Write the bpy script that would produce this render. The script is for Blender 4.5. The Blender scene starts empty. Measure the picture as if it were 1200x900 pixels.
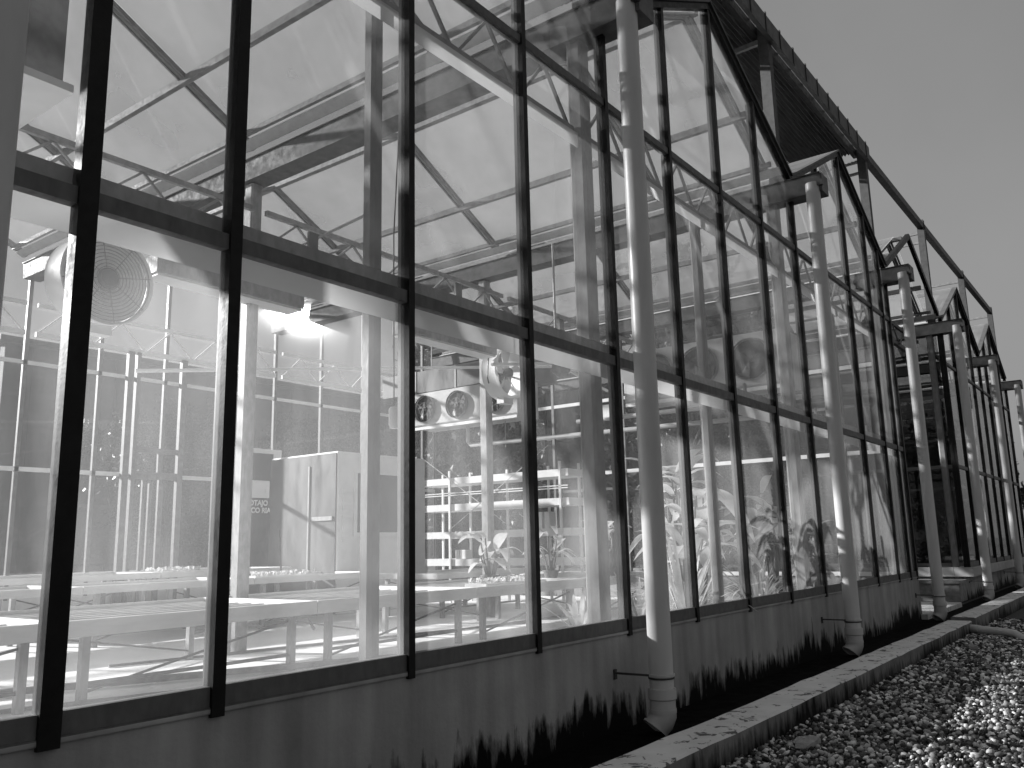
import bpy, math, random
import numpy as np
from mathutils import Vector, Matrix
random.seed(7); rng = np.random.default_rng(7)
sc = bpy.context.scene
COL = sc.collection

# ---------------------------------------------------------------- materials
def new_mat(name):
    m = bpy.data.materials.new(name); m.use_nodes = True
    nt = m.node_tree; nt.nodes.clear()
    out = nt.nodes.new('ShaderNodeOutputMaterial')
    return m, nt, out
def nd(nt, t, **kw):
    n = nt.nodes.new(t)
    for k, v in kw.items(): setattr(n, k, v)
    return n
def ramp(nt, fac, stops, interp='LINEAR'):
    r = nd(nt, 'ShaderNodeValToRGB'); r.color_ramp.interpolation = interp
    e = r.color_ramp.elements
    while len(e) < len(stops): e.new(0.5)
    for i, (p, v) in enumerate(stops): e[i].position = p; e[i].color = (v, v, v, 1)
    nt.links.new(fac, r.inputs[0]); return r.outputs[0]
def noise(nt, vec, scale, detail=4, rough=.55, dist=0):
    n = nd(nt, 'ShaderNodeTexNoise'); n.inputs['Scale'].default_value = scale
    n.inputs['Detail'].default_value = detail; n.inputs['Roughness'].default_value = rough
    n.inputs['Distortion'].default_value = dist
    nt.links.new(vec, n.inputs['Vector']); return n.outputs[0]
def math_n(nt, op, a, b=0.0, clamp=False):
    n = nd(nt, 'ShaderNodeMath', operation=op); n.use_clamp = clamp
    for i, x in enumerate((a, b)):
        if isinstance(x, (int, float)): n.inputs[i].default_value = x
        else: nt.links.new(x, n.inputs[i])
    return n.outputs[0]
def coords(nt, scale=(1, 1, 1)):
    tc = nd(nt, 'ShaderNodeTexCoord'); mp = nd(nt, 'ShaderNodeMapping')
    mp.inputs['Scale'].default_value = scale
    nt.links.new(tc.outputs['Object'], mp.inputs['Vector']); return mp.outputs[0]
def solid(name, lo, hi, scale=8, rough=.6, metal=0, bump=.0, stretch=(1, 1, 1), bscale=60):
    m, nt, out = new_mat(name)
    p = nd(nt, 'ShaderNodeBsdfPrincipled'); v = coords(nt, stretch)
    nt.links.new(ramp(nt, noise(nt, v, scale, 6), [(.3, lo), (.7, hi)]), p.inputs['Base Color'])
    p.inputs['Metallic'].default_value = metal
    rr = ramp(nt, noise(nt, v, scale * 2.3, 3), [(.3, max(0, rough - .12)), (.7, min(1, rough + .12))])
    nt.links.new(rr, p.inputs['Roughness'])
    if bump:
        b = nd(nt, 'ShaderNodeBump'); b.inputs['Strength'].default_value = bump; b.inputs['Distance'].default_value = .01
        nt.links.new(noise(nt, v, bscale, 5), b.inputs['Height']); nt.links.new(b.outputs[0], p.inputs['Normal'])
    nt.links.new(p.outputs[0], out.inputs[0]); return m
M = {}
M['dark_paint'] = solid('dark_paint', .006, .012, 9, .45, bump=.1)
M['dark_paint'].node_tree.nodes['Principled BSDF'].inputs['Specular IOR Level'].default_value = .15
M['dark_rail'] = solid('dark_rail', .07, .11, 7, .6, bump=.1, stretch=(2, 1, 1))
M['galvanised'] = solid('galvanised_steel', .26, .42, 14, .5, bump=.15, stretch=(1, 1, .5))
M['galv_dark'] = solid('weathered_steel', .13, .24, 10, .6, bump=.15)
M['aluminium'] = solid('aluminium_bar', .4, .5, 10, .45)
M['cooler_enamel'] = solid('cooler_enamel', .4, .52, 3, .5)
M['bar_grey'] = solid('inner_bar_grey', .14, .22, 10, .5)
M['dark_bar'] = solid('dark_inner_bar', .07, .10, 10, .5)
M['column_steel'] = solid('column_steel', .12, .2, 12, .55, bump=.15, stretch=(1, 1, .5))
M['post_steel'] = solid('post_steel', .035, .06, 10, .7)
M['gutter_metal'] = solid('gutter_metal', .05, .11, 6, .6, bump=.15)
M['white_paint'] = solid('white_paint', .70, .82, 4, .5, bump=.05)
M['bench_white'] = solid('bench_metal', .68, .82, 5, .55, stretch=(.6, 3, 3))
M['pvc'] = solid('pvc_pipe', .42, .52, 3, .42, bump=.03, stretch=(1, 1, .4))
M['pvc_collar'] = solid('pvc_collar', .40, .48, 5, .5)
M['black_iron'] = solid('black_iron', .02, .035, 10, .6)
M['stainless'] = solid('brushed_panel', .08, .13, 2, .4, stretch=(1, 1, .3))
M['inner_floor'] = solid('pale_concrete_floor', .76, .86, 1.5, .75, bump=.05)
M['opening_shade'] = solid('opening_shade', .01, .02, 20, .6)
M['terracotta'] = solid('plastic_pot', .09, .16, 6, .6)
M['black_plastic'] = solid('black_plastic', .02, .04, 6, .5)
M['timber_dark'] = solid('corrugated_sheet', .05, .13, 5, .7, stretch=(.4, 4, 1))
M['fascia'] = solid('fascia_metal', .05, .10, 3, .65, bump=.2)
M['trunk'] = solid('bark', .04, .09, 12, .9, bump=.5)
M['rubble'] = solid('stone_chunk', .16, .3, 8, .9, bump=.5)
M['cream_ledge'] = solid('painted_ledge', .28, .38, 4, .7, bump=.1)

def bounce_white(name, c, t):
    m, nt, out = new_mat(name); d = nd(nt, 'ShaderNodeBsdfDiffuse'); d.inputs[0].default_value = (c, c, c, 1)
    tl = nd(nt, 'ShaderNodeBsdfTranslucent'); v = coords(nt, (.5, 1, 1))
    nt.links.new(ramp(nt, noise(nt, v, 3, 4), [(.3, c * .8), (.7, c)]), tl.inputs[0])
    x = nd(nt, 'ShaderNodeMixShader'); x.inputs[0].default_value = t
    nt.links.new(d.outputs[0], x.inputs[1]); nt.links.new(tl.outputs[0], x.inputs[2]); nt.links.new(x.outputs[0], out.inputs[0]); return m
M['bounce_white'] = bounce_white('white_bounce_glow', .6, .5)  # for white bands: translucency stands in for bounced light
def leaf_mat(name, lo, hi, trans):
    m, nt, out = new_mat(name); v = coords(nt)
    c = ramp(nt, noise(nt, v, 3.5, 3), [(.3, lo), (.7, hi)])
    d = nd(nt, 'ShaderNodeBsdfPrincipled'); d.inputs['Roughness'].default_value = .45
    nt.links.new(c, d.inputs['Base Color'])
    t = nd(nt, 'ShaderNodeBsdfTranslucent'); nt.links.new(c, t.inputs[0])
    x = nd(nt, 'ShaderNodeMixShader'); x.inputs[0].default_value = trans
    nt.links.new(d.outputs[0], x.inputs[1]); nt.links.new(t.outputs[0], x.inputs[2]); nt.links.new(x.outputs[0], out.inputs[0]); return m
M['leaf'] = leaf_mat('house_leaf', .5, .8, .45)
M['leaf_dark'] = leaf_mat('house_leaf_dark', .14, .32, .4)
M['tree_leaf'] = leaf_mat('tree_leaf', .03, .075, .25)

def glass(name, film_lo, film_hi, tint=.93, gloss=.9, detail=6, warp=.4, streak=(1, 1, .35), nscale=1.6, fres=1.45, froughness=.0, trans_share=.7):
    """clear pane with a thin film of dust and added haze: transparent + fresnel gloss + scattering film"""
    m, nt, out = new_mat(name); v = coords(nt, streak)
    tr = nd(nt, 'ShaderNodeBsdfTransparent'); tr.inputs[0].default_value = (tint, tint, tint, 1)
    gl = nd(nt, 'ShaderNodeBsdfGlossy'); gl.inputs['Roughness'].default_value = froughness
    gl.inputs[0].default_value = (gloss, gloss, gloss, 1)
    fr = nd(nt, 'ShaderNodeFresnel'); fr.inputs[0].default_value = fres
    geo = nd(nt, 'ShaderNodeNewGeometry')
    # the same fresnel on both faces of a thin pane
    ff = math_n(nt, 'MULTIPLY', fr.outputs[0], math_n(nt, 'SUBTRACT', 1.0, geo.outputs['Backfacing']), True)
    a = nd(nt, 'ShaderNodeMixShader'); nt.links.new(ff, a.inputs[0])
    nt.links.new(tr.outputs[0], a.inputs[1]); nt.links.new(gl.outputs[0], a.inputs[2])
    df = nd(nt, 'ShaderNodeBsdfDiffuse'); df.inputs[0].default_value = (.75, .75, .75, 1)
    tl = nd(nt, 'ShaderNodeBsdfTranslucent'); tl.inputs[0].default_value = (.85, .85, .85, 1)
    f = nd(nt, 'ShaderNodeMixShader'); f.inputs[0].default_value = trans_share
    nt.links.new(df.outputs[0], f.inputs[1]); nt.links.new(tl.outputs[0], f.inputs[2])
    b = nd(nt, 'ShaderNodeMixShader')
    nt.links.new(ramp(nt, noise(nt, v, nscale, detail, .5, warp), [(.32, film_lo), (.7, film_hi)]), b.inputs[0])
    nt.links.new(a.outputs[0], b.inputs[1]); nt.links.new(f.outputs[0], b.inputs[2])
    nt.links.new(b.outputs[0], out.inputs[0]); return m
M['glass'] = glass('window_glass', .02, .06)
M['glass_low'] = glass('hazy_window_glass', .04, .10)  # denser film puts a veil of glare over the low panes
M['glass_roof'] = glass('milky_roof_glass', .22, .42, tint=.9, streak=(1, 1, 1), nscale=.8, detail=3, warp=0, trans_share=.72)
M['glass_back'] = glass('far_window_glass', .008, .025)
M['glass_dark'] = glass('shade_tint_side_glass', .0, .008, tint=.45)  # dark tint stands in for the gloom of the passage
M['glass_clean'] = glass('dark_house_glass', .0, .012)
M['flare_sheet'] = glass('sun_flare_reflector', .0, .01, tint=.985, gloss=.06, fres=1.4, froughness=.07)  # gloss of the added sheet that mirrors the sun

# concrete plinth with black mould runs
def stained(name, base_lo, base_hi, h0, h1, dark=.003):
    m, nt, out = new_mat(name); p = nd(nt, 'ShaderNodeBsdfPrincipled'); p.inputs['Roughness'].default_value = .9; p.inputs['Specular IOR Level'].default_value = .15
    v = coords(nt, (1, 1, .08)); v2 = coords(nt, (1, 1, 1))
    tc = nd(nt, 'ShaderNodeTexCoord'); sx = nd(nt, 'ShaderNodeSeparateXYZ'); nt.links.new(tc.outputs['Object'], sx.inputs[0])
    big = noise(nt, v, .55, 2); runs = noise(nt, v, 9, 4, .6, .3); blot = noise(nt, coords(nt, (1, 1, .45)), 6, 6, .65)
    hgt = math_n(nt, 'ADD', math_n(nt, 'MULTIPLY', ramp(nt, big, [(.38, 0), (.62, 1)]), h1 * .45),
                 math_n(nt, 'MULTIPLY', ramp(nt, runs, [(.36, 0), (.72, 1)]), h1 * .6))
    d = math_n(nt, 'SUBTRACT', math_n(nt, 'ADD', hgt, math_n(nt, 'MULTIPLY', math_n(nt, 'SUBTRACT', blot, .5), h1 * 1.5)), math_n(nt, 'SUBTRACT', sx.outputs[2], h0))
    mask = ramp(nt, math_n(nt, 'ADD', math_n(nt, 'MULTIPLY', d, 2.6), .5, True), [(.36, 0), (.5, .45), (.78, 1)])
    base = ramp(nt, noise(nt, v2, 1.3, 7, .6), [(.3, base_lo), (.7, base_hi)])
    faint = ramp(nt, noise(nt, v, 4, 4), [(.35, .7), (.65, 1)])
    mm = nd(nt, 'ShaderNodeMix', data_type='RGBA', blend_type='MULTIPLY'); mm.inputs[0].default_value = 1
    nt.links.new(base, mm.inputs[6]); nt.links.new(faint, mm.inputs[7])
    mx = nd(nt, 'ShaderNodeMix', data_type='RGBA'); nt.links.new(mask, mx.inputs[0])
    nt.links.new(mm.outputs[2], mx.inputs[6]); mx.inputs[7].default_value = (dark, dark, dark, 1)
    nt.links.new(mx.outputs[2], p.inputs['Base Color'])
    b = nd(nt, 'ShaderNodeBump'); b.inputs['Strength'].default_value = .35; b.inputs['Distance'].default_value = .01
    nt.links.new(noise(nt, v2, 35, 6), b.inputs['Height']); nt.links.new(b.outputs[0], p.inputs['Normal'])
    nt.links.new(p.outputs[0], out.inputs[0]); return m
M['plinth'] = stained('stained_plaster', .29, .42, .02, .42)
M['kerb'] = stained('stained_kerb_concrete', .15, .25, .0, .26)
def kerb_top():
    m, nt, out = new_mat('mossy_kerb_top'); p = nd(nt, 'ShaderNodeBsdfPrincipled'); p.inputs['Roughness'].default_value = .9
    v = coords(nt)
    base = ramp(nt, noise(nt, v, 3, 8, .65), [(.3, .5), (.7, .64)])
    spots = ramp(nt, noise(nt, v, 7, 6, .7, .6), [(.57, 1), (.6, .15)])
    mm = nd(nt, 'ShaderNodeMix', data_type='RGBA', blend_type='MULTIPLY'); mm.inputs[0].default_value = 1
    nt.links.new(base, mm.inputs[6]); nt.links.new(spots, mm.inputs[7]); nt.links.new(mm.outputs[2], p.inputs['Base Color'])
    b = nd(nt, 'ShaderNodeBump'); b.inputs['Strength'].default_value = .5; b.inputs['Distance'].default_value = .01
    nt.links.new(noise(nt, v, 30, 6), b.inputs['Height']); nt.links.new(b.outputs[0], p.inputs['Normal'])
    nt.links.new(p.outputs[0], out.inputs[0]); return m
M['kerb_top'] = kerb_top()
M['trench'] = solid('wet_soil_shade', .002, .005, 3, .9, bump=.4)  # wet soil, with the channel's shade put into the near-black colour
M['trench'].node_tree.nodes['Principled BSDF'].inputs['Specular IOR Level'].default_value = .05
M['soil'] = solid('gravel_bed', .02, .06, 30, .9, bump=.8, bscale=45)
def stone_mat():
    m, nt, out = new_mat('gravel_stone'); p = nd(nt, 'ShaderNodeBsdfPrincipled'); p.inputs['Roughness'].default_value = .8
    g = nd(nt, 'ShaderNodeNewGeometry')
    nt.links.new(ramp(nt, g.outputs['Random Per Island'], [(0, .02), (.45, .08), (.78, .42), (1, .85)]), p.inputs['Base Color'])
    p.inputs['Specular IOR Level'].default_value = .2; nt.links.new(p.outputs[0], out.inputs[0]); return m
M['stone'] = stone_mat()

# ---------------------------------------------------------------- mesh helpers
LOC = {}
class MB:
    def __init__(s): s.v = []; s.f = []
    def add(s, vs, fs):
        o = len(s.v); s.v += [tuple(p) for p in vs]; s.f += [tuple(i + o for i in f) for f in fs]; return s
    def box(s, x0, x1, y0, y1, z0, z1):
        if x0 > x1: x0, x1 = x1, x0
        if y0 > y1: y0, y1 = y1, y0
        if z0 > z1: z0, z1 = z1, z0
        return s.add([(x0,y0,z0),(x1,y0,z0),(x1,y1,z0),(x0,y1,z0),(x0,y0,z1),(x1,y0,z1),(x1,y1,z1),(x0,y1,z1)],
              [(0,3,2,1),(4,5,6,7),(0,1,5,4),(1,2,6,5),(2,3,7,6),(3,0,4,7)])
    def bar(s, a, b, w, h, up=(0, 0, 1)):
        """box beam from a to b, w across, h along up"""
        a = Vector(a); b = Vector(b); d = (b - a).normalized(); u = Vector(up)
        r = d.cross(u)
        if r.length < 1e-4: r = d.cross(Vector((0, 1, 0)))
        r.normalize(); u = r.cross(d).normalized()
        P = []
        for p in (a, b):
            for i, j in ((-1,-1),(1,-1),(1,1),(-1,1)): P.append(p + r * (i * w / 2) + u * (j * h / 2))
        return s.add(P, [(0,1,2,3),(7,6,5,4),(0,4,5,1),(1,5,6,2),(2,6,7,3),(3,7,4,0)])
    def prism(s, poly, y0, y1, axis='y'):
        """polygon (a,b) extruded; axis y: poly is (x,z); axis x: poly is (y,z)"""
        n = len(poly)
        mk = (lambda p, t: (p[0], t, p[1])) if axis == 'y' else ((lambda p, t: (t, p[0], p[1])) if axis == 'x' else (lambda p, t: (p[0], p[1], t)))
        vs = [mk(p, y0) for p in poly] + [mk(p, y1) for p in poly]
        fs = [tuple(range(n)), tuple(range(2 * n - 1, n - 1, -1))] + [(i, i + n, (i + 1) % n + n, (i + 1) % n) for i in range(n)]
        return s.add(vs, fs)
    def tube(s, pts, r, n=12, caps=True):
        pts = [Vector(p) for p in pts]; rs = r if isinstance(r, (list, tuple)) else [r] * len(pts)
        o = len(s.v); prev = None
        for i, p in enumerate(pts):
            d = (pts[min(i + 1, len(pts) - 1)] - pts[max(i - 1, 0)]).normalized()
            if prev is None:
                a = d.cross(Vector((0, 0, 1)))
                if a.length < 1e-3: a = d.cross(Vector((1, 0, 0)))
            else: a = prev - d * prev.dot(d)
            a.normalize(); prev = a; b = d.cross(a)
            for k in range(n):
                t = 2 * math.pi * k / n; s.v.append(tuple(p + (a * math.cos(t) + b * math.sin(t)) * rs[i]))
        for i in range(len(pts) - 1):
            for k in range(n):
                s.f.append((o + i*n + k, o + i*n + (k+1) % n, o + (i+1)*n + (k+1) % n, o + (i+1)*n + k))
        if caps:
            s.f.append(tuple(o + k for k in range(n - 1, -1, -1))); s.f.append(tuple(o + (len(pts)-1)*n + k for k in range(n)))
        return s
    def lathe(s, prof, c, axis=(0, 0, 1), n=32):
        """profile of (radius, distance along the axis) turned about axis through c"""
        ax = Vector(axis).normalized(); a = ax.orthogonal().normalized(); b = ax.cross(a); c = Vector(c); o = len(s.v)
        for r, t in prof:
            for k in range(n):
                th = 2 * math.pi * k / n; s.v.append(tuple(c + ax * t + (a * math.cos(th) + b * math.sin(th)) * r))
        for i in range(len(prof) - 1):
            for k in range(n): s.f.append((o+i*n+k, o+i*n+(k+1) % n, o+(i+1)*n+(k+1) % n, o+(i+1)*n+k))
        return s
    def build(s, name, mat, parent=None, smooth=False, bevel=0):
        me = bpy.data.meshes.new(name); off = LOC.get(parent.name, Vector()) if parent else Vector()
        me.from_pydata([(x - off.x, y - off.y, z - off.z) for x, y, z in s.v], [], s.f); me.update()
        me.materials.append(M[mat] if isinstance(mat, str) else mat)
        o = bpy.data.objects.new(name, me); COL.objects.link(o)
        if parent: o.parent = parent; LOC[o.name] = off.copy()
        if smooth:
            for p in me.polygons: p.use_smooth = True
            try: me.set_sharp_from_angle(angle=math.radians(40))
            except Exception: pass
        if bevel:
            b = o.modifiers.new('bevel', 'BEVEL'); b.width = bevel; b.segments = 2; b.limit_method = 'ANGLE'
        return o
def tag(o, label=None, cat=None, group=None, kind=None):
    for k, v in (('label', label), ('category', cat), ('group', group), ('kind', kind)):
        if v: o[k] = v
    return o
def thing(name, label, cat, loc=(0, 0, 0), group=None):
    o = bpy.data.objects.new(name, None); COL.objects.link(o); o.location = loc; o.empty_display_size = .2
    LOC[o.name] = Vector(loc); return tag(o, label, cat, group)
def structure(o): o['kind'] = 'structure'; return o
def copy_tree(root, loc, label=None, rz=None, scale=None):
    def cp(o, par):
        c = o.copy(); COL.objects.link(c)
        if par: c.parent = par
        for ch in [x for x in kids.get(o.name, [])]: cp(ch, c)
        return c
    kids = {}
    for x in bpy.data.objects:
        if x.parent: kids.setdefault(x.parent.name, []).append(x)
    r = cp(root, None); r.location = loc
    if rz is not None: r.rotation_euler[2] = rz
    if scale is not None: r.scale = (scale,) * 3
    if label: r['label'] = label
    return r

# ---------------------------------------------------------------- the big dimensions (metres)
BAY, VX0, YF, YB = 5.496, 1.276, 3.88, 16.05      # bay width, first valley, front and back glass planes
ZE, ZR, SL = 6.90, 8.33, .52                       # valley height, ridge height, roof slope
SILL, TR1, TR2 = .81, 3.2, 5.79
def V(k): return VX0 + BAY * k
def roof_z(x):
    t = ((x - VX0) % BAY); return ZE + SL * min(t, BAY - t)

# ---------------------------------------------------------------- ground
structure(MB().box(-400, 400, -400, 600, -.6, 0).build('ground', 'soil'))
structure(MB().box(-30, 60, 3.01, 3.855, .002, .006).build('drain_channel', 'trench'))
structure(MB().box(V(-1) + .1, V(3) - .12, YF + .1, YB - .1, .0, .3).build('greenhouse_floor', 'inner_floor'))
structure(MB().box(V(3) + .02, V(3) + 3.4, 3.75, 8, 0, .1).build('passage_slab', 'kerb_top'))

# gravel: one loose layer of chips
def gravel():
    t = (1 + 5 ** .5) / 2
    ico = np.array([(-1,t,0),(1,t,0),(-1,-t,0),(1,-t,0),(0,-1,t),(0,1,t),(0,-1,-t),(0,1,-t),(t,0,-1),(t,0,1),(-t,0,-1),(-t,0,1)], float)
    ico /= np.linalg.norm(ico[0])
    F = np.array([(0,11,5),(0,5,1),(0,1,7),(0,7,10),(0,10,11),(1,5,9),(5,11,4),(11,10,2),(10,7,6),(7,1,8),(3,9,4),(3,4,2),(3,2,6),(3,6,8),(3,8,9),(4,9,5),(2,4,11),(6,2,10),(8,6,7),(9,8,1)])
    n = 52000
    # denser close by
    x = 3.2 + 15 * rng.random(n) ** 1.45; y = 2.66 - 3.6 * rng.random(n)
    keep = y > 2.66 - (x - 2.4) * .62; x = x[keep]; y = y[keep]; n = len(x)
    sz = (.008 + .017 * rng.random(n) ** 1.8) * (1 + (x - 3) * .03)
    V_ = ico[None] * (1 + .35 * (rng.random((n, 12, 1)) - .5))
    V_ = V_ * (sz[:, None] * (.7 + .7 * rng.random((n, 3))))[:, None, :] * np.array([1, 1, .75])
    a = rng.random(n) * 2 * np.pi; ca, sa = np.cos(a), np.sin(a)
    tl = (rng.random(n) - .5) * 1.6; ct, st = np.cos(tl), np.sin(tl)
    X = V_[..., 0] * ca[:, None] - V_[..., 1] * sa[:, None]; Y = V_[..., 0] * sa[:, None] + V_[..., 1] * ca[:, None]; Z = V_[..., 2]
    Y2 = Y * ct[:, None] - Z * st[:, None]; Z2 = Y * st[:, None] + Z * ct[:, None]
    P = np.stack([X + x[:, None], Y2 + y[:, None], Z2 + (sz * .45 + .012 * rng.random(n))[:, None]], -1).reshape(-1, 3)
    T = (F[None] + 12 * np.arange(n)[:, None, None]).reshape(-1, 3)
    me = bpy.data.meshes.new('gravel'); me.vertices.add(len(P)); me.vertices.foreach_set('co', P.ravel())
    me.loops.add(T.size); me.loops.foreach_set('vertex_index', T.ravel().astype(np.int32))
    me.polygons.add(len(T)); me.polygons.foreach_set('loop_start', np.arange(0, T.size, 3, dtype=np.int32))
    try: me.polygons.foreach_set('loop_total', np.full(len(T), 3, dtype=np.int32))
    except Exception: pass
    me.update(calc_edges=True); me.validate(); me.materials.append(M['stone'])
    o = bpy.data.objects.new('gravel', me); COL.objects.link(o); tag(o, kind='stuff')
gravel()

# kerbs
def kerb(x0, x1, z, lab, y0=2.64, y1=3.0):
    k = thing('kerb', lab, 'kerb', (x0, y0, 0))
    b = MB(); n = int((x1 - x0) / .35); b2 = MB()
    for side in (0,):
        xs = [x0 + (x1 - x0) * i / n for i in range(n + 1)]
        r = [(random.uniform(-.006, .006), random.uniform(-.006, .006), random.uniform(-.004, .004)) for _ in xs]
        for i in range(n):
            (a0, c0, e0), (a1, c1, e1) = r[i], r[i + 1]; xa, xb = xs[i], xs[i + 1]
            b.add([(xa, y0 + a0, -.05), (xb, y0 + a1, -.05), (xb, y0 + a1, z - .012 + e1), (xa, y0 + a0, z - .012 + e0)], [(0, 1, 2, 3)])
            b.add([(xa, y1 + c0, -.05), (xb, y1 + c1, -.05), (xb, y1 + c1, z - .012 + e1), (xa, y1 + c0, z - .012 + e0)], [(3, 2, 1, 0)])
            b2.add([(xa, y0 + a0, z - .012 + e0), (xb, y0 + a1, z - .012 + e1), (xb, y0 + .018 + a1, z + e1), (xa, y0 + .018 + a0, z + e0),
                    (xb, y1 - .018 + c1, z + e1), (xa, y1 - .018 + c0, z + e0), (xb, y1 + c1, z - .012 + e1), (xa, y1 + c0, z - .012 + e0)],
                   [(0, 1, 2, 3), (3, 2, 4, 5), (5, 4, 6, 7)])
    b.add([(x1, y0, -.05), (x1, y1, -.05), (x1, y1, z - .01), (x1, y0, z - .01)], [(0, 1, 2, 3)])
    b.add([(x0, y0, -.05), (x0, y1, -.05), (x0, y1, z - .01), (x0, y0, z - .01)], [(3, 2, 1, 0)])
    b.build('face', 'kerb', k); b2.build('top', 'kerb_top', k)
kerb(-8, 15.55, .2, 'long low concrete kerb with mould stained face beside the dark gravel')
kerb(15.75, 60, .24, 'slightly higher far concrete kerb beyond the small gap and drain stub', 2.62, 2.98)
st = thing('drain_stub', 'short white plastic pipe with bent end sticking out over the gravel', 'pipe', (15.5, 2.6, 0))
MB().tube([(15.5, 2.9, .1), (15.3, 2.5, .1), (15.05, 2.12, .1), (14.95, 1.98, .09), (14.9, 1.9, .05), (14.9, 1.88, .01)], .055, 14).build('pipe', 'pvc', st, True)
MB().tube([(15.44, 2.72, .1), (15.3, 2.5, .1)], .064, 14).build('collar', 'pvc_collar', st, True)
# lump of stone by the kerb
def lump(name, lab, c, s, seed):
    r = random.Random(seed); b = MB()
    pts = []
    for i in range(5):
        for k in range(9):
            th = k / 9 * 2 * math.pi; ph = math.pi * (i + .5) / 5 - math.pi / 2; q = 1 + r.uniform(-.22, .22)
            pts.append((c[0] + s[0]*q*math.cos(th)*math.cos(ph), c[1] + s[1]*q*math.sin(th)*math.cos(ph), c[2] + s[2]*q*math.sin(ph)))
    f = [(i*9+k, i*9+(k+1) % 9, (i+1)*9+(k+1) % 9, (i+1)*9+k) for i in range(4) for k in range(9)] + [tuple(range(8, -1, -1)), tuple(36+k for k in range(9))]
    b.add(pts, f); tag(b.build(name, 'rubble'), lab, 'stone')
lump('rock', 'flat pale broken stone lying on the gravel close to the kerb', (6.75, 2.36, .03), (.17, .09, .05), 3)
lump('rock', 'small dark stone lump half sunk at the foot of the far kerb', (13.4, 2.3, .03), (.12, .07, .05), 5)
tag(MB().tube([(14.2, 1.72, .045), (13.6, 1.6, .05), (12.9, 1.55, .045)], .018, 8).build('stick', 'galvanised'), 'thin pale stick lying on the gravel under the drain stub', 'stick')

# ---------------------------------------------------------------- greenhouse builder
def pane_poly(x0, x1, z0, ztop=None):
    """pane outline between two glazing bars; ztop None = up to the gable rake"""
    if ztop is not None: return [(x0, z0), (x1, z0), (x1, ztop), (x0, ztop)]
    return [(x0, z0), (x1, z0), (x1, roof_z(x1 - 1e-4) - .03), (x0, roof_z(x0 + 1e-4) - .03)]
def lattice(x0, x1, y, zb, zt, n, mat, g, name='truss'):
    b = MB()
    b.box(x0, x1, y - .04, y + .04, zb - .045, zb + .045).box(x0, x1, y - .03, y + .03, zt - .035, zt + .035)
    d = (x1 - x0) / n
    for i in range(n):
        xa = x0 + d * i; b.bar((xa + .03, y, zb + .03), (xa + d / 2, y, zt - .03), .028, .028); b.bar((xa + d / 2, y, zt - .03), (xa + d - .03, y, zb + .03), .028, .028)
    return b.build(name, mat, g)
def downpipe(x, g, yc=3.49, r=.1, ztop=6.66, bracket=True):
    p = MB().tube([(x, yc, .36), (x, yc, ztop)], r, 28)
    p = p.build('downpipe', 'pvc', g, True)
    MB().lathe([(r+.001,.36),(r+.016,.36),(r+.018,.28),(r+.007,.27),(r+.007,.2),(r+.012,.2),(r+.012,.17),(r+.006,.17)], (x, yc, 0), n=28).build('socket', 'pvc_collar', p, True)
    e = MB().tube([(x, yc, .2), (x - .0, yc + .0, .15), (x - .015, yc + .015, .1), (x - .05, yc + .045, .055)], [r+.008, r+.01, r+.008, r+.004], 24, False)
    e.tube([(x - .046, yc + .042, .06), (x - .056, yc + .05, .045)], [r+.016, r+.016], 24, False).build('elbow', 'pvc_collar', p, True)
    if bracket:
        b = MB().lathe([(r+.001,.455),(r+.012,.455),(r+.012,.475),(r+.002,.475)], (x, yc, 0), n=24)
        b.build('strap', 'aluminium', p, True)
        b = MB().bar((x - .08, yc + .06, .465), (x - .13, YF - .02, .47), .02, .016).box(x - .15, x - .11, YF - .035, YF - .018, .42, .5)
        b.lathe([(r+.002,.435),(r+.008,.435),(r+.008,.448),(r+.002,.448)], (x, yc, 0), n=24); b.build('bracket', 'black_iron', p)
    return p
def roof_side(k, left, y0, y1, g, mat='glass_roof'):
    xa, xb = (V(k), V(k) + BAY / 2) if left else (V(k) + BAY / 2, V(k + 1))
    za, zb = (ZE, ZR) if left else (ZR, ZE)
    b = MB(); t = .012; e = .16 if left else 0; f = 0 if left else .16
    xa2 = xa + e; za2 = za + (e * SL if left else 0); xb2 = xb - f; zb2 = zb + f * SL
    b.prism([(xa2, za2 + .05), (xb2, zb2 + .05), (xb2, zb2 + .05 + t), (xa2, za2 + .05 + t)], y0, y1)
    return b.build('roof_panel', mat, g)
ROWS = [4.15, 5.85, 9.3, 12.65, 16.0]
def roof_frame(k, g, rows, galv='galv_dark', y0=4.0):
    ym = YB
    for side in (0, 1):
        xv = V(k) if side == 0 else V(k + 1); s = 1 if side == 0 else -1; xr = V(k) + BAY / 2
        for y in rows:
            b = MB()
            for dy in (-.055, .055):
                b.bar((xv + s * .14, y + dy, ZE + .05), (xr, y + dy, ZR - .03), .03, .06)
            b.bar((xv + s * .14, y, ZE + .035), (xr, y, ZR - .045), .05, .02)
            b.build('rafter', galv, g)
        xm = xv + s * 1.22; zm = ZE + SL * 1.22 - .05
        MB().bar((xm, y0, zm), (xm, ym, zm), .07, .1).build('purlin', galv, g)
        xe = xv + s * .36; ze = ZE + SL * .36 - .04
        MB().bar((xe, y0, ze), (xe, ym, ze), .05, .07).build('purlin', galv, g)
    MB().box(xr - .05, xr + .05, y0, ym, ZR - .06, ZR + .02).build('ridge_beam', galv, g)
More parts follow.
